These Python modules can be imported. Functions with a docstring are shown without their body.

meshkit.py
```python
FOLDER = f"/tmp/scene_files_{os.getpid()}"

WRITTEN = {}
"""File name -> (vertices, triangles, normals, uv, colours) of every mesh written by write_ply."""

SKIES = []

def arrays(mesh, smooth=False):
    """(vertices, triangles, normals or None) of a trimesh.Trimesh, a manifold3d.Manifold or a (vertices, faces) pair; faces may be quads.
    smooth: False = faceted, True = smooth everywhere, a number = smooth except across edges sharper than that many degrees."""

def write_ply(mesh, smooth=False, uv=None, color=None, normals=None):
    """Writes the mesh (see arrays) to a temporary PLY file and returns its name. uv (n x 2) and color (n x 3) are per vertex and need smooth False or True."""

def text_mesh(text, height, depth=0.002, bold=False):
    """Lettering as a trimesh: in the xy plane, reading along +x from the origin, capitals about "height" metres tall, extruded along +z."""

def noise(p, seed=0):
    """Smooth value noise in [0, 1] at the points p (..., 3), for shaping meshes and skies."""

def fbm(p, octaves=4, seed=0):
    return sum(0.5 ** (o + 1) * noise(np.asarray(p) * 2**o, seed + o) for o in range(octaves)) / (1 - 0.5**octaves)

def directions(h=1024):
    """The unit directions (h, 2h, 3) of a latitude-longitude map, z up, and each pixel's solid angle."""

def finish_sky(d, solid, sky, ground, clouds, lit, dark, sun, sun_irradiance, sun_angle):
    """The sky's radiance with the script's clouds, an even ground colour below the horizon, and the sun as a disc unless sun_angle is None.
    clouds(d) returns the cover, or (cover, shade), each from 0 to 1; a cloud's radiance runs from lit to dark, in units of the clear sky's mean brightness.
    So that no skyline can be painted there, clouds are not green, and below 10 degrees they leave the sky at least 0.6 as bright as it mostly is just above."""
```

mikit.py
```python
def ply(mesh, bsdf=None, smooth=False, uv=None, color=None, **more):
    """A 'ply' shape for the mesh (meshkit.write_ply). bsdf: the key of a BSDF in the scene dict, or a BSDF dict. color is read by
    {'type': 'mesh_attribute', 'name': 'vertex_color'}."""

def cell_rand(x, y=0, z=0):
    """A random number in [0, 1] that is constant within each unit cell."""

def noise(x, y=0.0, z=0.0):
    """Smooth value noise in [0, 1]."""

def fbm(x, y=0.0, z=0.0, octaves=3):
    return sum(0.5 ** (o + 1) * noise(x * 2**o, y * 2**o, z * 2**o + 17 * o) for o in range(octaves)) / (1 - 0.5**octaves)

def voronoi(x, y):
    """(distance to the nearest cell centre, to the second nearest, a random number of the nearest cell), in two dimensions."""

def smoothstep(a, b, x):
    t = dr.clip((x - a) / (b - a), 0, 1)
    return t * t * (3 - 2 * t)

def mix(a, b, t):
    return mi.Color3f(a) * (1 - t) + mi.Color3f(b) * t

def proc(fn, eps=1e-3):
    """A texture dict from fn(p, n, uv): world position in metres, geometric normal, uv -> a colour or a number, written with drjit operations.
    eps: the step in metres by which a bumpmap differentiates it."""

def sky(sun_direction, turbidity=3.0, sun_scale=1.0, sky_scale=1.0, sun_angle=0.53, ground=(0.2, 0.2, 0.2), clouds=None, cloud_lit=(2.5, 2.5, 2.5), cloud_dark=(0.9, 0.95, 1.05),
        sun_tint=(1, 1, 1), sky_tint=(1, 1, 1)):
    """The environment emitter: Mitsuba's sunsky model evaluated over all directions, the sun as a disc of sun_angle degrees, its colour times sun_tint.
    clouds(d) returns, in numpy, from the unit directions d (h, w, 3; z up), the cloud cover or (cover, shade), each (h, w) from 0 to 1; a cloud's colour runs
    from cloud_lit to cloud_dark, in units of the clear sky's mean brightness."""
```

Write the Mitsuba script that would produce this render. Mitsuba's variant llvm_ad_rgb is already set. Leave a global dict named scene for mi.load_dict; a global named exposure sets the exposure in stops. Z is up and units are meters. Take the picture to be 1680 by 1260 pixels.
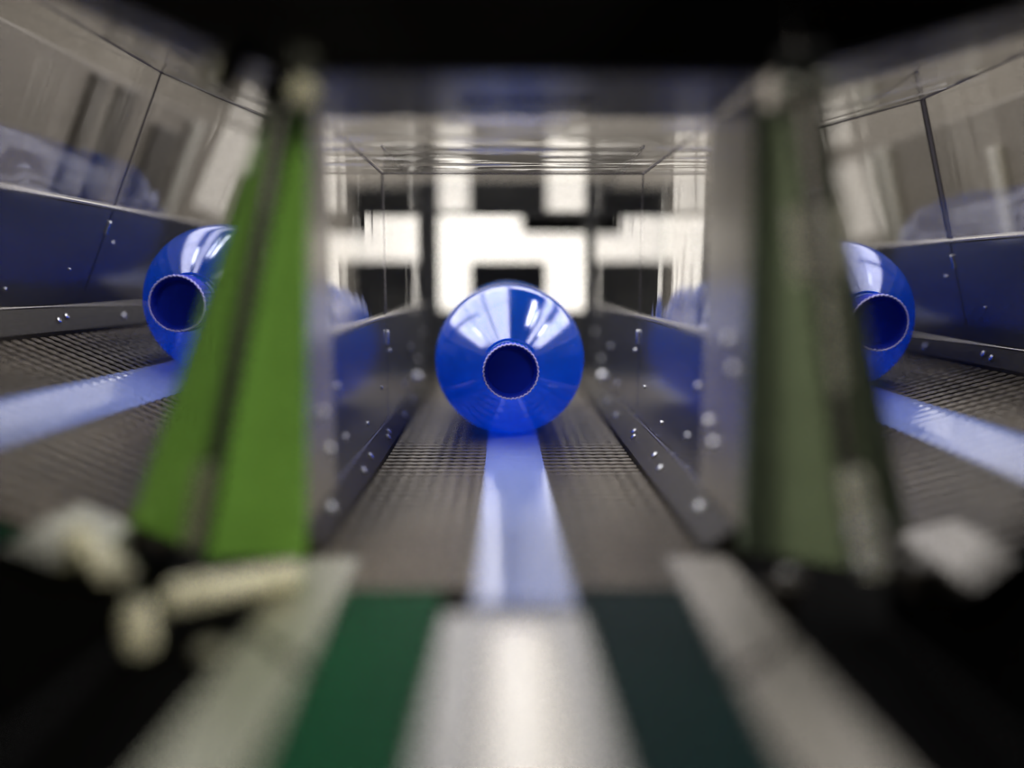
import math
import numpy as np
import trimesh
import manifold3d as m3
import mitsuba as mi
import drjit as dr
import mikit
import meshkit

T = mi.ScalarTransform4f
scene, labels = {}, {}

# ---------------------------------------------------------------- camera, light, exposure
EYE = (0.0, 0.0, 0.095)                       # lens 95 mm above the conveyor, looking along +y
FORWARD = (0.01286, 0.99147, -0.12967)
scene['camera'] = {
    'type': 'thinlens', 'fov': 2 * math.degrees(math.atan(840 / 1300.0)), 'fov_axis': 'x',
    'aperture_radius': 0.0098, 'focus_distance': 0.432, 'near_clip': 0.005, 'far_clip': 50.0,
    'to_world': T().look_at(origin=list(EYE), target=[EYE[i] + FORWARD[i] for i in range(3)], up=[0, 0, 1]),
}
exposure = 0.0
LED = (1.25, 1.16, 1.02)              # the lit frame behind the tunnel
TUBE = (24.0, 24.5, 26.0)          # ceiling tubes above the machine
PANEL = (4.5, 4.4, 4.55)            # ceiling light panels
WORK = (40.0, 37.0, 30.0)          # work lamp behind and to the right of the lens


# ---------------------------------------------------------------- helpers
def key_for(name):
    if name not in labels and not any(k == name or k.startswith(name + '__') for k in scene):
        return name
    n = 1
    while f'{name}_{n:03d}' in labels or any(k == f'{name}_{n:03d}' or k.startswith(f'{name}_{n:03d}__') for k in scene):
        n += 1
    return f'{name}_{n:03d}'


def thing(name, label=None, category=None, group=None, kind=None):
    key = key_for(name)
    labels[key] = {}
    if label:
        labels[key]['label'] = label
    if category:
        labels[key]['category'] = category
    if group:
        labels[key]['group'] = group
    if kind:
        labels[key]['kind'] = kind
    return key


def part(owner, name, mesh, bsdf, label=None, smooth=30, kind=None, **more):
    key = key_for(f'{owner}__{name}')
    scene[key] = mikit.ply(mesh, bsdf, smooth=smooth, **more) if not isinstance(mesh, dict) else mesh
    if label or kind:
        labels[key] = {k: v for k, v in (('label', label), ('kind', kind)) if v}
    return key


def single(name, mesh, bsdf, label=None, category=None, smooth=30, kind=None, **more):
    key = thing(name, label, category, kind=kind)
    scene[key] = mikit.ply(mesh, bsdf, smooth=smooth, **more)
    return key


def cbox(x0, x1, y0, y1, z0, z1, c=0.0006):
    c = min(c, 0.45 * min(x1 - x0, y1 - y0, z1 - z0))
    pts = []
    for x, sx in ((x0, 1), (x1, -1)):
        for y, sy in ((y0, 1), (y1, -1)):
            for z, sz in ((z0, 1), (z1, -1)):
                pts += [(x + sx * c, y + sy * c, z), (x + sx * c, y, z + sz * c), (x, y + sy * c, z + sz * c)]
    return trimesh.convex.convex_hull(np.array(pts))


def hull(points):
    return trimesh.convex.convex_hull(np.array(points, float))


def lathe(profile, axis='y', sides=64, at=(0, 0, 0), wave=None):
    """profile: (radius, along) pairs; wave(angle, i) -> radius factor."""
    prof = np.array(profile, float)
    n, a = len(prof), np.arange(sides) * 2 * np.pi / sides
    v = []
    for i, (r, h) in enumerate(prof):
        rr = r * (wave(a, i) if wave else np.ones_like(a))
        v.append(np.stack([rr * np.cos(a), np.full_like(a, h), rr * np.sin(a)], 1))
    v = np.vstack(v)
    f = []
    for i in range(n - 1):
        for j in range(sides):
            k = (j + 1) % sides
            f += [[i * sides + j, i * sides + k, (i + 1) * sides + k], [i * sides + j, (i + 1) * sides + k, (i + 1) * sides + j]]
    m = trimesh.Trimesh(v, f, process=False)
    if axis == 'z':
        m.vertices = m.vertices[:, [0, 2, 1]] * [1, -1, 1]
        m.faces = m.faces
    if axis == 'x':
        m.vertices = m.vertices[:, [1, 0, 2]] * [1, -1, 1]
    m.vertices = m.vertices + np.array(at)
    m.merge_vertices()
    m.update_faces(m.nondegenerate_faces())
    m.fix_normals()
    return m


def frame_to(direction):
    z = np.array(direction, float) / np.linalg.norm(direction)
    x = np.cross([0, 1, 0] if abs(z[1]) < 0.9 else [1, 0, 0], z)
    x /= np.linalg.norm(x)
    M = np.eye(4)
    M[:3, 0], M[:3, 1], M[:3, 2] = x, np.cross(z, x), z
    return M


def bolt(pos, direction, r=0.0025, h=0.0016, socket=True):
    """A round button-head screw, its head standing out along direction."""
    prof = [(0.0, 0.0), (r, 0.0), (r, 0.45 * h), (0.86 * r, 0.8 * h), (0.6 * r, h)]
    prof += [(0.42 * r, h), (0.36 * r, 0.45 * h), (0.0, 0.45 * h)] if socket else [(0.0, 1.05 * h)]
    m = lathe(prof, 'y', 18)
    m.vertices = m.vertices[:, [0, 2, 1]]
    m.fix_normals()
    M = frame_to(direction)
    M[:3, 3] = pos
    m.apply_transform(M)
    return m


def dome(pos, direction, r, h):
    t = np.linspace(0, np.pi / 2, 7)
    m = lathe([(0.0, -0.2 * h), (r, -0.2 * h)] + [(r * math.cos(q), h * math.sin(q)) for q in t[:-1]] + [(0.0, h)], 'y', 20)
    m.vertices = m.vertices[:, [0, 2, 1]]
    m.fix_normals()
    M = frame_to(direction)
    M[:3, 3] = pos
    m.apply_transform(M)
    return m


def capsule(a, b, r, squash=1.0):
    s = trimesh.creation.icosphere(2, r).vertices * [1, 1, squash]
    return hull(np.vstack([s + a, s + b]))


def sheet(origin, eu, ev, nu, nv, amp, fu, fv, seed):
    """A rectangular pane with the slight waviness of cast acrylic, displaced along its normal."""
    o, eu, ev = (np.array(q, float) for q in (origin, eu, ev))
    n = np.cross(eu, ev)
    n /= np.linalg.norm(n)
    u, v = np.meshgrid(np.linspace(0, 1, nu), np.linspace(0, 1, nv), indexing='ij')
    U, V = u * np.linalg.norm(eu), v * np.linalg.norm(ev)
    p = np.stack([U * fu, V * fv, np.zeros_like(U) + seed * 7.3], -1)
    d = amp * (meshkit.fbm(p, 2, seed) - 0.5) + 0.25 * amp * (meshkit.fbm(p * 3.1, 2, seed + 5) - 0.5)
    pts = (o + u[..., None] * eu + v[..., None] * ev + d[..., None] * n).reshape(-1, 3)
    i, j = np.meshgrid(np.arange(nu - 1), np.arange(nv - 1), indexing='ij')
    a = (i * nv + j).ravel()
    return pts, np.stack([a, a + nv, a + nv + 1, a + 1], 1)


# ---------------------------------------------------------------- materials
def mat(name, d, two=True):
    scene[name] = {'type': 'twosided', 'inner': d} if two else d


def prin(color, rough=0.5, metal=0.0, spec=0.5, **k):
    return {'type': 'principled', 'base_color': color if isinstance(color, dict) else {'type': 'rgb', 'value': list(color)}, 'roughness': rough, 'metallic': metal, 'specular': spec, **k}


def speckle(base, amount, scale):
    def fn(p, n, uv):
        return mi.Color3f(base) * (1 - amount + 2 * amount * mikit.fbm(p.x * scale, p.y * scale, p.z * scale, 3))
    return mikit.proc(fn)


def brushed(base, amount, sx, sy):
    def fn(p, n, uv):
        return mi.Color3f(base) * (1 - amount + 2 * amount * mikit.fbm(p.x * sx, p.y * sy, p.z * sx, 3))
    return mikit.proc(fn)


mat('mat_mirror', {'type': 'conductor', 'material': 'none', 'specular_reflectance': {'type': 'rgb', 'value': [0.72, 0.72, 0.72]}})
mat('mat_black', prin((0.0015, 0.0015, 0.0015), 0.8, spec=0.03))
mat('mat_rubber', prin((0.012, 0.014, 0.010), 0.6, spec=0.3))
mat('mat_green_left', prin(speckle((0.155, 0.34, 0.055), 0.08, 90.0), 0.45, spec=0.4))
mat('mat_boltpale', prin((0.74, 0.72, 0.55), 0.4, 0.1))
mat('mat_green_right', prin(speckle((0.15, 0.195, 0.12), 0.10, 90.0), 0.4, spec=0.5))
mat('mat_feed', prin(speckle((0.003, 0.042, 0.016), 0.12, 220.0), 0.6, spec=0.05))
mat('mat_feed_shaded', prin(speckle((0.0015, 0.010, 0.0095), 0.12, 220.0), 0.6, spec=0.05))  # darker copy of the feed green, with the shadow of the mirror painted in
mat('mat_satin', prin(brushed((0.34, 0.34, 0.265), 0.12, 500.0, 20.0), 0.42, 0.65))
mat('mat_satin_dull', prin(brushed((0.22, 0.205, 0.175), 0.12, 500.0, 20.0), 0.45, 0.6))
mat('mat_runner', prin(brushed((0.28, 0.275, 0.26), 0.10, 900.0, 25.0), 0.42, 0.4))
mat('mat_rib', prin(brushed((0.66, 0.63, 0.57), 0.08, 900.0, 25.0), 0.35, 0.3))
mat('mat_jamb', prin((0.30, 0.275, 0.23), 0.28, 0.4))
mat('mat_steel', prin((0.62, 0.60, 0.57), 0.2, 1.0))
mat('mat_chrome', prin((0.8, 0.8, 0.8), 0.08, 1.0))
mat('mat_rail', prin((0.028, 0.024, 0.018), 0.55, 0.0, spec=0.15))
mat('mat_ledge', prin((0.30, 0.28, 0.25), 0.25, 0.7))
mat('mat_sidewall', prin((0.11, 0.11, 0.12), 0.12, 0.7, spec=0.6))
mat('mat_header', prin((0.05, 0.053, 0.075), 0.30, 0.25))
def groove_shade(p, n, uv):
    """Dark plastic, lighter on the crowns; the shade between the ribs is painted by height."""
    worn = mikit.smoothstep(-0.0009, -0.00045, p.z)  # mask of the lit crowns; below it the groove shade goes into the colour
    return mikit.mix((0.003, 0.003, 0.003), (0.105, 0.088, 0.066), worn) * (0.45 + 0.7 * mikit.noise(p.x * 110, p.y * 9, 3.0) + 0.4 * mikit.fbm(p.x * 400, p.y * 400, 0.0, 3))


mat('mat_slat', prin(mikit.proc(groove_shade), 0.38, 0.2, spec=0.3))
mat('mat_beltbase', prin((0.005, 0.005, 0.004), 0.7, spec=0.2))
mat('mat_strip', prin((0.18, 0.22, 0.42), 0.10, 0.0, spec=1.0))
mat('mat_acrylic', {'type': 'thindielectric', 'int_ior': 1.49}, two=False)
mat('mat_seam', prin((0.05, 0.045, 0.055), 0.25, 0.2))
mat('mat_frame', prin((0.015, 0.016, 0.018), 0.5))
mat('mat_housing', prin(speckle((0.17, 0.15, 0.12), 0.16, 30.0), 0.6))
mat('mat_darkpost', prin((0.065, 0.057, 0.046), 0.5))
mat('mat_post', prin((0.42, 0.40, 0.34), 0.5))
mat('mat_lampbody', prin((0.6, 0.6, 0.6), 0.5))
mat('mat_room', prin(speckle((0.20, 0.18, 0.145), 0.08, 3.0), 0.8))
mat('mat_ceiling', prin((0.06, 0.06, 0.065), 0.8))
mat('mat_floor', prin(speckle((0.16, 0.155, 0.15), 0.15, 4.0), 0.6))
mat('mat_bottle', {'type': 'blendbsdf', 'weight': 0.17,
                   'a': {'type': 'principledthin', 'base_color': {'type': 'rgb', 'value': [0.0, 0.25, 0.86]}, 'roughness': 0.15, 'spec_trans': 0.5,
                         'diff_trans': 1.65, 'eta': 1.55},
                   'b': {'type': 'twosided', 'inner': {'type': 'roughconductor', 'material': 'none', 'alpha': 0.03, 'specular_reflectance': {'type': 'rgb', 'value': [0.80, 0.83, 1.0]}}}}, two=False)
mat('mat_cap', prin((0.0, 0.012, 0.34), 0.5, spec=0.15))
mat('mat_caprim', prin((0.45, 0.42, 0.85), 0.25, spec=0.8))

# ---------------------------------------------------------------- the setting: room round the machine
RX, RY0, RY1, RZ0, RZ1 = 3.0, -3.0, 4.0, -0.9, 1.5
single('floor', cbox(-RX, RX, RY0, RY1, RZ0 - 0.05, RZ0), 'mat_floor', kind='structure', smooth=False)
single('ceiling', cbox(-RX, RX, RY0, RY1, RZ1, RZ1 + 0.05), 'mat_ceiling', kind='structure', smooth=False)
single('wall_left', cbox(-RX - 0.05, -RX, RY0, RY1, RZ0, RZ1), 'mat_room', kind='structure', smooth=False)
single('wall_right', cbox(RX, RX + 0.05, RY0, RY1, RZ0, RZ1), 'mat_room', kind='structure', smooth=False)
single('wall_front', cbox(-RX, RX, RY0 - 0.05, RY0, RZ0, RZ1), 'mat_room', kind='structure', smooth=False)
single('wall_back', cbox(-RX, RX, RY1, RY1 + 0.05, RZ0, RZ1), 'mat_room', kind='structure', smooth=False)


def lit(mesh, radiance, **k):
    return mikit.ply(mesh, 'mat_lampbody', smooth=False, emitter={'type': 'area', 'radiance': {'type': 'rgb', 'value': list(radiance)}}, **k)


def down(x0, x1, y0, y1, z):
    return (np.array([[x0, y0, z], [x1, y0, z], [x1, y1, z], [x0, y1, z]], float), np.array([[0, 2, 1], [0, 3, 2]]))


def ceiling_light(x0, x1, y0, y1, radiance, label, group):
    k = thing('ceiling_light', label, 'ceiling light', group)
    part(k, 'housing', cbox(x0 - 0.03, x1 + 0.03, y0 - 0.03, y1 + 0.03, RZ1 - 0.05, RZ1 - 0.001, 0.004), 'mat_lampbody', smooth=False)
    part(k, 'diffuser', lit(down(x0, x1, y0, y1, RZ1 - 0.0515), radiance), None)


D = RZ1 - 0.05 - 0.0455
for az, w, ya, yb, nth in ((65.0, 0.10, 0.36, 1.1, 'second'), (59.0, 0.05, 0.36, 0.95, 'third'), (43.5, 0.12, 0.25, 0.80, 'rightmost'), (137.0, 0.07, 0.25, 0.60, 'leftmost')):
    xc = 0.0048 + D / math.tan(math.radians(az))
    ceiling_light(xc - w / 2, xc + w / 2, ya, yb, TUBE, f'narrow bright ceiling light above the tunnel, {nth} of four from the left', 'narrow ceiling lights')
for x0, x1, nth in ((-2.75, -1.36, 'outermost'), (-1.295, -0.68, 'middle one'), (-0.615, -0.02, 'innermost')):
    ceiling_light(x0, x1, -0.2, 3.9, PANEL, f'wide ceiling light panel, {nth} above the left side of the tunnel', 'wide ceiling lights')
for x0, x1, nth in ((1.00, 1.27, 'narrower one'), (1.62, 2.75, 'broader one')):
    ceiling_light(x0, x1, -0.2, 3.9, PANEL, f'wide ceiling light panel, {nth} above the right side of the tunnel', 'wide ceiling lights')

ceiling_light(0.06, 0.90, 2.3, 3.9, PANEL, 'wide ceiling light panel beyond the narrow ceiling lights', 'wide ceiling lights')

# work lamp on a stand behind the lens
k = thing('work_lamp', 'square work lamp on a post behind the camera', 'lamp')
LC, LD = np.array([1.0, -1.0, 1.15]), np.array([-1.0, 1.2, -1.1])
LD = LD / np.linalg.norm(LD)
M = frame_to(LD)
M[:3, 3] = LC
q = np.array([[-0.2, -0.2, 0], [0.2, -0.2, 0], [0.2, 0.2, 0], [-0.2, 0.2, 0]], float)
q = q @ M[:3, :3].T + M[:3, 3]
part(k, 'diffuser', lit((q + LD * 0.002, np.array([[0, 1, 2], [0, 2, 3]])), WORK), None)
hb = cbox(-0.22, 0.22, -0.22, 0.22, -0.06, 0.0, 0.006)
hb.apply_transform(M)
part(k, 'housing', hb, 'mat_black', smooth=False)
part(k, 'post', cbox(LC[0] + 0.03, LC[0] + 0.07, LC[1] - 0.08, LC[1] - 0.04, RZ0, LC[2] - 0.02, 0.004), 'mat_black', smooth=False)

# ---------------------------------------------------------------- machine chassis
k = thing('machine_chassis', 'black machine chassis under the belts and beside the rails', 'machine')
part(k, 'base', cbox(-0.25, 0.25, -0.25, 1.25, -0.06, -0.022, 0.002), 'mat_black', smooth=False)
part(k, 'shelf', cbox(-0.25, -0.0705, -0.25, 0.265, -0.0215, -0.006, 0.001), 'mat_black', smooth=False)
part(k, 'shelf', cbox(0.0785, 0.25, -0.25, 0.265, -0.0215, -0.006, 0.001), 'mat_black', smooth=False)
for sx in (-0.2, 0.2):
    for y in (-0.15, 1.15):
        part(k, 'leg', cbox(sx - 0.03, sx + 0.03, y - 0.03, y + 0.03, RZ0, -0.0605, 0.003), 'mat_black', smooth=False)
k = thing('hood_fascia', 'black hood panel hanging over the tunnel mouth at the top', 'panel')
part(k, 'panel', hull([(x, y, z) for y in (0.238, 0.2425) for x, z in ((-0.0665, 0.1555), (0.0856, 0.1555), (0.0796, 0.2), (-0.0573, 0.2))]), 'mat_black', smooth=False)

for x, m in ((-0.0561, 'mat_boltpale'), (0.0824, 'mat_satin')):
    part(k, 'lug', cbox(x - 0.0036, x + 0.0036, 0.2335, 0.2376, 0.1445, 0.1600, 0.001), 'mat_rubber', smooth=False)
    if x < 0:
        part(k, 'reflection_shield', cbox(x - 0.0052, x - 0.0044, 0.2180, 0.2376, 0.1425, 0.1600, 0.0003), 'mat_black', smooth=False)  # added plate that hides the bolt from the left mirror
    part(k, 'bolt', dome((x, 0.2331, 0.1477), (0, -1, 0), 0.0039, 0.0018), m, 'round pale bolt at the lower corner')

# ---------------------------------------------------------------- the mesh conveyor
BX0, BX1, BY0, BY1 = -0.0622, 0.0702, 0.2365, 0.775
k = thing('conveyor_belt', 'dark ribbed mesh conveyor belt running through the tunnel', 'conveyor belt')
part(k, 'carcass', cbox(BX0, BX1, BY0, BY1, -0.0215, -0.0024, 0.001), 'mat_beltbase', smooth=False)
PITCH, CELL = 0.0080, 0.0064
xs = np.arange(BX0 + 0.0004, BX1 - 0.0004, CELL / 6)
rng = np.random.default_rng(5)


def slat_mesh(shift, seed):
    """One scalloped cross rib: a row of rounded links, each link's crown bulging towards the lens."""
    ph = ((xs + shift) / CELL) % 1.0
    crown = np.abs(np.sin(np.pi * ph))
    rows = []
    prof = [(-0.0021, -0.0030), (-0.0020, -0.0010), (-0.0017, -0.0002), (0.0003, 0.0), (0.0021, -0.0002), (0.0026, -0.0010), (0.0028, -0.0030)]
    for (py, pz) in prof:
        top = pz > -0.0025
        z = pz + (0.00022 * (crown - 1.0) if top else 0.0)
        y = py - (0.0007 * crown if py < 0 else -0.0004 * crown)
        rows.append(np.stack([xs, np.full_like(xs, 0) + y, np.full_like(xs, 0) + z], 1))
    v = np.vstack(rows)
    n = len(xs)
    f = []
    for a in range(len(prof) - 1):
        i = np.arange(n - 1)
        f.append(np.stack([a * n + i, a * n + i + 1, (a + 1) * n + i + 1, (a + 1) * n + i], 1))
    return v, np.vstack(f)


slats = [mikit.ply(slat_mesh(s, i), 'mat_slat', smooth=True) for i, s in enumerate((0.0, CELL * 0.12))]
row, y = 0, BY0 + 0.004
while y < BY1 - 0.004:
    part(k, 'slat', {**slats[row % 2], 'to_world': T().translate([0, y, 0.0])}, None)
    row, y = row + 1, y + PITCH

# the pale strip down the middle of the belt, with the shallow ribs of the belt showing in it
ys = np.arange(0.2225, 0.7645, PITCH / 8)
rib = 0.00035 * np.cos(2 * np.pi * ys / PITCH)
xsr = np.linspace(-0.0087, 0.0218, 9)
X, Y = np.meshgrid(xsr, ys, indexing='ij')
Z = 0.0013 + np.tile(rib, (len(xsr), 1))
edge = (np.arange(len(xsr)) == 0) | (np.arange(len(xsr)) == len(xsr) - 1)
Z[edge] -= 0.0012
v = np.stack([X, Y, Z], -1).reshape(-1, 3)
i, j = np.meshgrid(np.arange(len(xsr) - 1), np.arange(len(ys) - 1), indexing='ij')
a = (i * len(ys) + j).ravel()
k = thing('centre_strip', 'pale blue-white strip down the middle of the dark belt under the bottle', 'strip')
part(k, 'band', (v, np.stack([a, a + len(ys), a + len(ys) + 1, a + 1], 1)), 'mat_strip', smooth=True)
part(k, 'end_lip', cbox(-0.0087, 0.0218, 0.2208, 0.2224, -0.002, 0.0012, 0.0004), 'mat_strip')

# ---------------------------------------------------------------- green feed belts, runner and side rails in the foreground
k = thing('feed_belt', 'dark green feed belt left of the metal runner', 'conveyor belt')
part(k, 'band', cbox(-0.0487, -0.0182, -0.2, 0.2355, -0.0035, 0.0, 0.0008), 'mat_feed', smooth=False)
k = thing('feed_belt', 'dark green feed belt right of the metal runner, shade painted in', 'conveyor belt')
part(k, 'band', cbox(0.0240, 0.0560, -0.2, 0.2355, -0.0035, 0.0, 0.0008), 'mat_feed_shaded', smooth=False)
k = thing('metal_runner', 'grey metal runner between the two green feed belts', 'runner')
part(k, 'plate', cbox(-0.0178, 0.0236, -0.2, 0.2165, -0.010, 0.0012, 0.0014), 'mat_runner', smooth=False)
rr = [(-0.0042 + 0.0085 + 0.0085 * math.cos(q), 0.0013 + 0.0028 * math.sin(q)) for q in np.linspace(0, math.pi, 9)]
part(k, 'raised_rib', hull([(x, y, z) for x, z in rr for y in (-0.2, 0.196)] + [(0.0043 + (x - 0.0043) * 0.6, 0.207, 0.0013) for x, z in rr]), 'mat_rib', 'bright raised rib along the middle')
part(k, 'sensor_slot', cbox(-0.0005, 0.0133, 0.2168, 0.2205, -0.006, -0.0005, 0.0004), 'mat_black', 'dark slot at the far end')
for sx, x0, x1, w, lab in ((-1, -0.0700, -0.0490, 'mat_satin', 'left'), (1, 0.0564, 0.0780, 'mat_satin_dull', 'right')):
    k = thing('side_rail', f'worn metal side rail {lab} of the green feed belts', 'rail')
    if sx < 0:
        j = ((x0, 0.2070), (x1, 0.1862))
    else:
        j = ((x0, 0.1805), (x1, 0.1985))
    g = 0.0021
    z0, z1 = -0.0215, 0.0008
    for name, ya, yb in (('segment', -0.2, None), ('segment', None, 0.262)):
        pts = []
        for (x, yj) in j:
            lo = ya if ya is not None else yj + g
            hi = yb if yb is not None else yj - g
            for yy in (lo, hi):
                pts += [(x, yy, z0), (x, yy, z1 - 0.0008), (x + (0.0008 if x == x0 else -0.0008), yy, z1)]
        part(k, name, hull(pts), w, smooth=False)
    pts = []
    for (x, yj) in j:
        for dy in (-g * 0.98, g * 0.98):
            pts += [(x, yj + dy, z0), (x, yj + dy, z1 - 0.0012)]
    part(k, 'joint_seal', hull(pts), 'mat_black', 'dark seal across the joint', smooth=False)

# ---------------------------------------------------------------- edge rails of the mesh belt with their screws
for sx, xi, xo, ylist, lab in ((-1, BX0 - 0.0006, -0.0688, (0.5837, 0.524, 0.4575, 0.4485, 0.3926, 0.3675, 0.3013), 'left'),
                               (1, BX1 + 0.0006, 0.0822, (0.5735, 0.5194, 0.456, 0.4465, 0.3927, 0.3702, 0.3013), 'right')):
    k = thing('edge_rail', f'dark sloping metal rail with screws along the {lab} edge of the mesh belt', 'rail')
    z_in, z_out = 0.0016, 0.0105
    prof = [(xi, -0.0215), (xi, z_in), (xo, z_out), (xo + sx * 0.0028, z_out), (xo + sx * 0.0028, -0.0215)]
    part(k, 'body', hull([(x, y, z) for x, z in prof for y in (0.2665, 0.772)]), 'mat_rail', smooth=False)
    part(k, 'bright_edge', cbox(min(xo, xo + sx * 0.0024), max(xo, xo + sx * 0.0024), 0.3105, 0.770, z_out + 0.0001, z_out + 0.0013, 0.0004), 'mat_ledge', 'light metal line along the top', smooth=False)
    nrm = np.array([-sx * (z_out - z_in), 0, abs(xo - xi)])
    nrm = nrm / np.linalg.norm(nrm)
    for n, y in enumerate(ylist):
        t = 0.45 if n % 2 else 0.6
        p = np.array([xi + (xo - xi) * t, y, z_in + (z_out - z_in) * t])
        part(k, 'screw', bolt(p, nrm, 0.0019, 0.0013), 'mat_chrome')

# ---------------------------------------------------------------- lower side walls, ledges, tunnel cover
XL, XR, ZL, ZC = -0.0692, 0.0826, 0.0745, 0.157
YF, YS, YE = 0.312, 0.476, 0.742
for sx, x, lab in ((-1, XL, 'left'), (1, XR, 'right')):
    k = thing('guide_wall', f'polished dark guide wall along the {lab} edge of the belt, reflecting blue', 'panel')
    xa, xb = (x - 0.0026, x) if sx < 0 else (x, x + 0.0026)
    nrm = (-sx, 0, 0)
    a = part(k, 'sheet', cbox(xa, xb, YF, YS - 0.0006, 0.0122, ZL - 0.0022, 0.0003), 'mat_sidewall', smooth=False)
    b = part(k, 'sheet', cbox(xa, xb, YS + 0.0006, YE, 0.0122, ZL - 0.0022, 0.0003), 'mat_sidewall', smooth=False)
    part(k, 'ledge', cbox(min(x - sx * 0.0006, x + sx * 0.006), max(x - sx * 0.0006, x + sx * 0.006), YF, YE, ZL - 0.0020, ZL, 0.0005), 'mat_ledge', 'light ledge along the top edge', smooth=False)
    for y, z, r in ((0.330, 0.050, 0.0022), (0.345, 0.026, 0.0016), (0.402, 0.022, 0.0012), (0.452, 0.034, 0.0010), (0.488, 0.052, 0.0014), (0.56, 0.022, 0.0016), (0.60, 0.045, 0.0014), (0.655, 0.030, 0.0016), (0.70, 0.05, 0.0014)):
        part(k, 'screw', bolt((x, y, z), nrm, r, 0.0009, False), 'mat_chrome')
    part(k, 'pin', capsule(np.array([x - sx * 0.0004, YS, 0.0575]), np.array([x - sx * 0.0004, YS, 0.0645]), 0.0011), 'mat_chrome', 'small bright latch pin on the joint')
    part(k, 'pin', dome((x, 0.645, 0.0165), nrm, 0.0045, 0.0035), 'mat_chrome', 'round polished stud near the far end')

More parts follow.
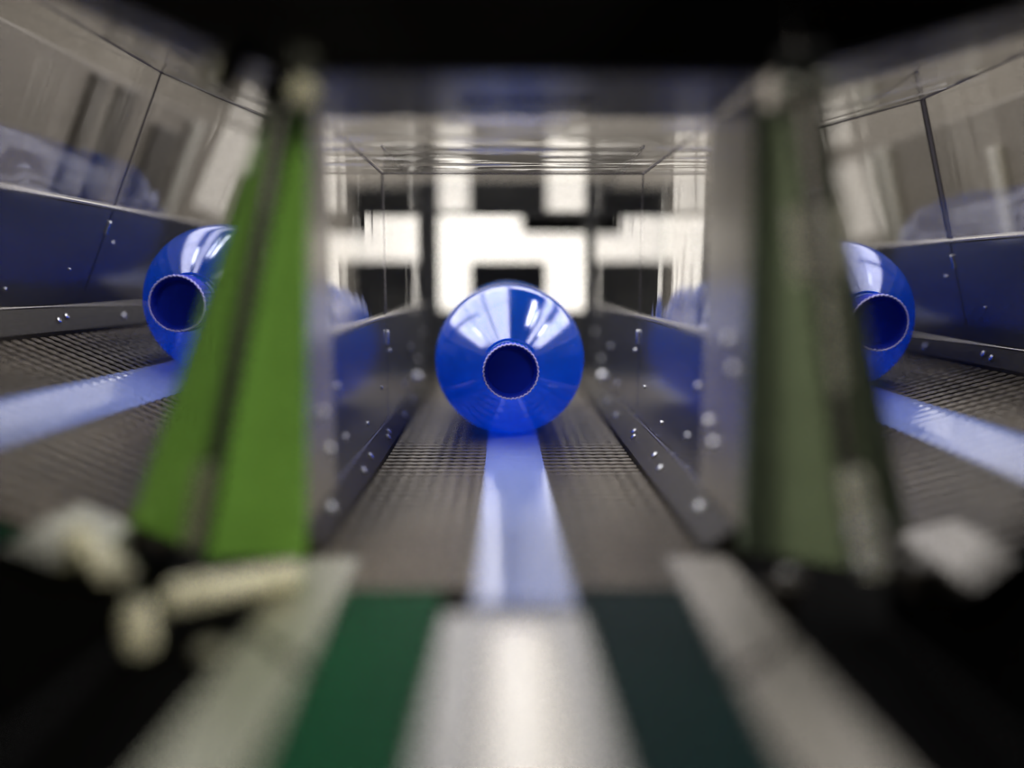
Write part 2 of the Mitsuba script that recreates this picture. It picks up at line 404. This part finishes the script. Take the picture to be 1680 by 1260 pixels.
RISE = 0.016
k = thing('tunnel_cover', 'clear acrylic cover panes over the conveyor around the bottle', 'cover')
for sx, x in ((-1, XL), (1, XR)):
    for ya, yb, s in ((YF, YS, 1), (YS, YE, 2)):
        part(k, 'side_pane', sheet((x, ya + 0.0008, ZL + 0.0004), (0, yb - ya - 0.0016, 0), (0, 0, ZC - ZL - 0.0012 + (RISE if s == 2 else 0)), 110, 14, 0.00042, 52.0, 7.0, s + (10 if sx > 0 else 0)), 'mat_acrylic', smooth=True)
part(k, 'top_pane', sheet((XL + 0.0008, YF + 0.0008, ZC), (XR - XL - 0.0016, 0, 0), (0, YS - YF - 0.0016, 0), 40, 160, 0.0017, 9.0, 85.0, 3), 'mat_acrylic', smooth=True)
part(k, 'top_pane', sheet((XL + 0.0008, YS + 0.0008, ZC + RISE), (XR - XL - 0.0016, 0, 0), (0, YE - YS - 0.0016, -RISE), 30, 110, 0.0004, 10.0, 40.0, 4), 'mat_acrylic', smooth=True)   # the far pane slopes down to the exit
part(k, 'riser', sheet((XL, YS, ZC + 0.0004), (XR - XL, 0, 0), (0, 0, RISE - 0.0004), 30, 4, 0.0003, 40.0, 10.0, 8), 'mat_acrylic', smooth=True)
part(k, 'lip', cbox(XL, XR, YS - 0.0004, YS + 0.0004, ZC - 0.0006, ZC + 0.0004, 0.0002), 'mat_seam', 'dark line across the ceiling joint', smooth=False)
for x in (XL, XR):
    s = -1 if x < 0 else 1
    w = 0.0026 if s < 0 else 0.0006
    part(k, 'seam', cbox(min(x, x + s * 0.0012), max(x, x + s * 0.0012), YS - w, YS + w, ZL + 0.0002, ZC, 0.0003), 'mat_seam', smooth=False)
    part(k, 'corner_seam', hull([(xx, yy, zz + dz) for xx in (x, x + s * 0.0010) for yy, zz in ((YF, ZC), (YS, ZC)) for dz in (-0.0006, 0.0006)]), 'mat_seam', smooth=False)
    part(k, 'corner_seam', hull([(xx, yy, zz + dz) for xx in (x, x + s * 0.0010) for yy, zz in ((YS, ZC + RISE), (YE, ZC)) for dz in (-0.0006, 0.0006)]), 'mat_seam', smooth=False)
    part(k, 'front_seam', cbox(min(x, x + s * 0.0016), max(x, x + s * 0.0016), YF - 0.0008, YF + 0.0006, ZL + 0.0002, ZC, 0.0003), 'mat_seam', smooth=False)

# housing panels outside the clear cover, with lighter uprights
for sx, lab in ((-1, 'left'), (1, 'right')):
    k = thing('housing_panel', f'beige housing panel seen through the clear cover on the {lab}', 'panel')
    x = 0.0066 + sx * 0.185
    part(k, 'sheet', cbox(min(x, x + sx * 0.004), max(x, x + sx * 0.004), 0.275, 0.815, -0.0215, 0.150, 0.001), 'mat_housing', smooth=False)
    ups = ((0.59, 0.602, 0.120, 0), (0.755, 0.775, 0.146, 0), (0.787, 0.800, 0.146, 0)) if sx < 0 else ((0.595, 0.612, 0.146, 1), (0.632, 0.652, 0.146, 1), (0.700, 0.745, 0.130, 1), (0.766, 0.785, 0.146, 0))
    for ya, yb, zt, dark in ups:
        xa = x - sx * 0.0005
        part(k, 'upright', cbox(min(xa, xa - sx * 0.006), max(xa, xa - sx * 0.006), ya, yb, -0.0210, zt, 0.001), 'mat_darkpost' if dark else 'mat_post', 'dark upright' if dark else 'lighter upright', smooth=False)

# ---------------------------------------------------------------- tunnel mouth: jambs, header, green panels
for sx, xa, xb, ya, lab in ((-1, -0.0682, -0.0664, 0.2655, 'left'), (1, 0.0796, 0.0816, 0.2535, 'right')):
    k = thing('jamb', f'satin metal jamb plate on the {lab} side of the tunnel mouth', 'jamb')
    part(k, 'plate', cbox(xa, xb, ya, YF - 0.0012, 0.0122, 0.1545, 0.0004), 'mat_jamb', smooth=False)
    nrm = (-sx, 0, 0)
    xf = xb if sx < 0 else xa
    for y, z in (((0.290, 0.046), (0.300, 0.030)) if sx < 0 else ((0.2980, 0.0407), (0.2900, 0.0340), (0.275, 0.074), (0.268, 0.064))):
        part(k, 'screw', dome((xf, y, z), nrm, 0.0024, 0.0018), 'mat_chrome')
k = thing('header_plate', 'dark bluish header plate above the tunnel mouth', 'plate')
part(k, 'plate', cbox(-0.0680, 0.0812, 0.2475, YF - 0.0012, 0.1560, 0.1585, 0.0005), 'mat_header', smooth=False)
for xa, xb in ((-0.0145, -0.0012), (0.0002, 0.0172), (0.0186, 0.0335)):
    part(k, 'insert', cbox(xa, xb, 0.2860, 0.2985, 0.1548, 0.1559, 0.0004), 'mat_ledge', 'pale metal insert', smooth=False)


def prism(poly_xz, y0, y1):
    return hull([(x, y, z) for x, z in poly_xz for y in (y0, y1)])


k = thing('green_panel', 'bright green panel left of the tunnel mouth', 'panel')
part(k, 'sheet', prism([(-0.0616, 0.1478), (-0.0675, 0.0015), (-0.1010, 0.0015), (-0.0690, 0.1478)], 0.2610, 0.2645), 'mat_green_left', smooth=False)
part(k, 'corner_tab', cbox(-0.0670, -0.0590, 0.2562, 0.2605, 0.1470, 0.1552, 0.0008), 'mat_rubber', smooth=False)
k = thing('green_panel', 'dull green panel right of the tunnel mouth', 'panel')
part(k, 'sheet', prism([(0.0772, 0.1468), (0.0785, 0.0080), (0.1160, 0.0015), (0.0905, 0.1468)], 0.2480, 0.2515), 'mat_green_right', smooth=False)
part(k, 'corner_tab', cbox(0.0840, 0.0900, 0.2432, 0.2475, 0.1470, 0.1552, 0.0008), 'mat_rubber', smooth=False)


# ---------------------------------------------------------------- mirrors
def mirror(label, n, d, yfar_top, yfar_bot, ynear, ztop, zbot, rise):
    n = np.array(n, float)
    n /= np.linalg.norm(n)

    def on(y, z, off=0.0):
        return np.array([(d - n[1] * y - n[2] * z) / n[0], y, z]) + n * off
    P = [on(yfar_top, ztop), on(yfar_bot, zbot), *[on(y, z) for y, z in rise], on(ynear, rise[-1][1] + 0.02), on(ynear, ztop)]
    k = thing('mirror', label, 'mirror')
    v = np.array(P)
    part(k, 'glass', hull(np.vstack([v - n * 0.0002, v - n * 0.003])), 'mat_mirror', smooth=False)
    sk = [on(y, z, o) for y, z in ((yfar_bot - 0.002, -0.0045), (ynear, -0.0045), (ynear, 0.10), (yfar_bot - 0.002, 0.05)) for o in (-0.0064, -0.0084)]
    part(k, 'skirt', hull(sk), 'mat_black', smooth=False)
    part(k, 'backing', hull(np.vstack([v - n * 0.0032, v - n * 0.006])), 'mat_black', smooth=False)
    return k, on, n


NL, DL = (0.97953, -0.01573, -0.20070), -0.10024
NR, DR = (-0.99112, 0.01527, -0.13210), -0.10192
k, on, n = mirror('tall tilted mirror on the left showing the bottle beside the bright green panel', NL, DL, 0.2630, 0.2445, 0.095, 0.215, 0.0125, ((0.186, 0.0230), (0.165, 0.0390), (0.139, 0.0580)))
# added dark strip along the far edge, in place of the shaded gap
gp = []
for y, z in ((0.2590, 0.1475), (0.2440, 0.0125)):
    for dy in (-0.0010, 0.0012):
        for off in (0.0002, 0.0028):
            gp.append(on(y + dy, z, off))
part(k, 'gap_strip', hull(gp), 'mat_rubber', 'dark strip for the shaded gap down the far edge', smooth=False)
hp = []
for y, z in ((0.2400, 0.0390), (0.2380, 0.0135)):
    for dy in (-0.0030, 0.0014):
        for off in (0.0002, 0.0022):
            hp.append(on(y + dy, z, off))
part(k, 'edge_clip', hull(hp), 'mat_satin', 'metal clip low on the far edge', smooth=False)
k, on, n = mirror('tall tilted mirror on the right showing the bottle beside the dull green panel', NR, DR, 0.2440, 0.2225, 0.118, 0.215, 0.0125, ((0.180, 0.0180), (0.162, 0.0320), (0.142, 0.0520)))
gp = []  # same added strip for the shaded gap on the right
for y, z in ((0.2410, 0.1470), (0.2230, 0.0125)):
    for dy in (-0.0010, 0.0012):
        for off in (0.0002, 0.0026):
            gp.append(on(y + dy, z, off))
part(k, 'gap_strip', hull(gp), 'mat_rubber', 'dark strip for the shaded gap down the far edge', smooth=False)
for (ya, za), (yb, zb), w, lab, o0, o1 in (((0.2350, 0.1165), (0.2335, 0.0960), 0.0030, 'upper hinge leaf of pale metal', 0.0030, 0.0080),
                                           ((0.2290, 0.0935), (0.2275, 0.0640), 0.0040, 'lower hinge leaf of pale metal', 0.0002, 0.0014),
                                           ((0.2235, 0.0400), (0.2150, 0.0135), 0.0040, 'metal clip low on the far edge', 0.0002, 0.0030)):
    hp = [on(y + dy, z, off) for y, z in ((ya, za), (yb, zb)) for dy in (-w, 0.0) for off in (o0, o1)]
    part(k, 'edge_clip', hull(hp), 'mat_boltpale', lab, smooth=False)
part(k, 'edge_clip_screw', bolt(on(0.2160, 0.0250, 0.0029), NR, 0.0020, 0.0014), 'mat_chrome')
part(k, 'edge_clip_screw', bolt(on(0.2120, 0.0170, 0.0029), NR, 0.0020, 0.0014), 'mat_chrome')

# ---------------------------------------------------------------- mirror feet
k = thing('hinge_bracket', 'pale metal hinge bar below the bright green panel', 'bracket')
part(k, 'bar', capsule(np.array([-0.0905, 0.2130, 0.0075]), np.array([-0.0655, 0.2330, 0.0055]), 0.0044), 'mat_boltpale')
part(k, 'bolt', dome((-0.0853, 0.2128, 0.0095), (-0.35, -1, 0.5), 0.0042, 0.0022), 'mat_boltpale')
part(k, 'bolt', dome((-0.0668, 0.2278, 0.0072), (-0.35, -1, 0.5), 0.0042, 0.0022), 'mat_boltpale')
part(k, 'pivot_pin', capsule(np.array([-0.0980, 0.2050, -0.0012]), np.array([-0.0980, 0.2050, 0.0052]), 0.0044), 'mat_boltpale', 'upright rounded pin at the outer end')
k = thing('set_screw', 'small dark screw on the black shelf left of the worn rail', 'screw')
part(k, 'head', bolt((-0.0795, 0.2050, -0.0058), (0, 0, 1), 0.0042, 0.0030), 'mat_satin')
part(k, 'washer', lathe([(0.0, 0.0), (0.0058, 0.0), (0.0058, 0.0007), (0.0, 0.0007)], 'z', 24, (-0.0795, 0.2050, -0.0059)), 'mat_black')
k = thing('hinge_bracket', 'small curved metal lug below the dull green panel', 'bracket')
cp = [np.array([0.0840 + 0.0052 * math.cos(q), 0.2250, 0.0010 + 0.0075 * math.sin(q)]) for q in np.linspace(0.35, 1.5, 6)]
lug = trimesh.util.concatenate([capsule(cp[i], cp[i + 1], 0.0013) for i in range(len(cp) - 1)])
part(k, 'lug', lug, 'mat_steel')
part(k, 'foot', cbox(0.0800, 0.0890, 0.2265, 0.2330, -0.0058, 0.0040, 0.001), 'mat_rail', smooth=False)

# ---------------------------------------------------------------- far end: exit frame, chamber and lit frame
k = thing('exit_frame', 'black frame at the far end of the tunnel', 'frame')
part(k, 'post', cbox(-0.0764, -0.0612, 0.7460, 0.7560, 0.0005, 0.1540, 0.001), 'mat_frame', smooth=False)
part(k, 'post', cbox(0.0782, 0.0934, 0.7460, 0.7560, 0.0005, 0.1540, 0.001), 'mat_frame', smooth=False)
part(k, 'lintel', cbox(-0.0764, 0.0934, 0.7460, 0.7560, 0.1545, 0.185, 0.001), 'mat_frame', smooth=False)
k = thing('chamber', 'dark chamber beyond the tunnel', 'chamber')
part(k, 'back_wall', cbox(-0.19, 0.21, 1.02, 1.03, -0.0215, 0.2055, 0.001), 'mat_frame', smooth=False)
part(k, 'roof', cbox(-0.19, 0.21, 0.965, 1.0195, 0.200, 0.205, 0.001), 'mat_frame', smooth=False)
part(k, 'floor_plate', cbox(-0.19, 0.21, 0.78, 1.0195, -0.0215, -0.010, 0.001), 'mat_frame', smooth=False)
part(k, 'shutter', cbox(0.0245, 0.135, 0.925, 0.930, 0.1500, 0.200, 0.001), 'mat_black', 'black shutter at upper right', smooth=False)
k = thing('light_frame', 'bright white arch-shaped lamp behind the bottle at the end of the tunnel', 'lamp')


def glow(x0, x1, z0, z1, y):
    v = np.array([[x0, y, z0], [x1, y, z0], [x1, y, z1], [x0, y, z1]], float)
    return v, np.array([[0, 1, 2], [0, 2, 3]])


part(k, 'backplate', cbox(-0.084, 0.106, 0.9530, 0.9600, 0.1175, 0.176, 0.001), 'mat_frame', smooth=False)
for nm, r in (('diffuser', (-0.0735, 0.1010, 0.1180, 0.1495)), ('diffuser', (-0.0735, 0.0235, 0.1498, 0.1705)), ('diffuser', (-0.0735, -0.0385, 0.0600, 0.1177)), ('diffuser', (0.0540, 0.1010, 0.0600, 0.1177))):
    part(k, nm, lit(glow(*r, 0.9525), LED), None)
part(k, 'leg_plate', cbox(-0.084, -0.037, 0.9530, 0.9600, -0.0095, 0.117, 0.001), 'mat_frame', smooth=False)
part(k, 'leg_plate', cbox(0.0525, 0.106, 0.9530, 0.9600, -0.0095, 0.117, 0.001), 'mat_frame', smooth=False)

# ---------------------------------------------------------------- the blue bottle lying on the strip
BX, BZ, R = 0.0048, 0.0472, 0.0459
SHIFT = -0.016                                    # the whole bottle, along the belt
prof = [(0.0150, 0.4440), (0.0152, 0.4475), (0.0164, 0.4482), (0.0164, 0.4495), (0.0156, 0.4502)]
r_, y_ = 0.0156, 0.4502
N = 40
for i in range(N):                                # shoulder: nearly conical, then rounding over to the side
    t = (i + 0.5) / N
    beta = math.radians(36 + 22 * min(t / 0.8, 1.0) + (31 * ((t - 0.8) / 0.2) ** 1.3 if t > 0.8 else 0.0))
    dr_ = (R - 0.0156) / N
    r_, y_ = r_ + dr_, y_ + dr_ * math.tan(min(beta, math.radians(86)))
    prof.append((r_, y_))
Y0 = y_
prof += [(R, Y0 + 0.01), (R, 0.530), (R - 0.0008, 0.5322), (R - 0.0008, 0.590), (R, 0.5922), (R, 0.629)]
prof += [(R - 0.0095 * (1 - math.cos(q)), 0.629 + 0.0125 * math.sin(q)) for q in np.linspace(0.2, math.pi / 2, 6)]
prof += [(0.024, 0.6405), (0.010, 0.6350), (0.0, 0.6335)]
k = thing('plastic_bottle', 'glossy blue plastic bottle lying on the pale strip with its cap towards us', 'bottle')
part(k, 'body', lathe(prof, 'y', 128, (BX, SHIFT, BZ)), 'mat_bottle', smooth=40)
RIDGES = 40
capw = lambda a, i: 1.0 + (0.022 * np.cos(RIDGES * a) if i in (1, 2, 3) else 0.0)
cap = lathe([(0.0141, 0.4436), (0.0148, 0.4430), (0.0148, 0.4335), (0.0146, 0.4318), (0.0141, 0.4312), (0.0135, 0.4314), (0.0129, 0.4322), (0.0120, 0.4346), (0.0080, 0.4352), (0.0, 0.4350)], 'y', 240, (BX, SHIFT, BZ), capw)
c = part(k, 'cap', cap, 'mat_cap', 'deep navy blue screw cap with a hollow face', smooth=35)
rimw = lambda a, i: 1.0 + 0.016 * np.cos(RIDGES * a)
part(c, 'rim', lathe([(0.0145, 0.4324), (0.0149, 0.4318), (0.0148, 0.4309), (0.0144, 0.4306), (0.0140, 0.4309), (0.0140, 0.4313)], 'y', 240, (BX, SHIFT, BZ), rimw), 'mat_caprim', 'pale scalloped rim', smooth=40)
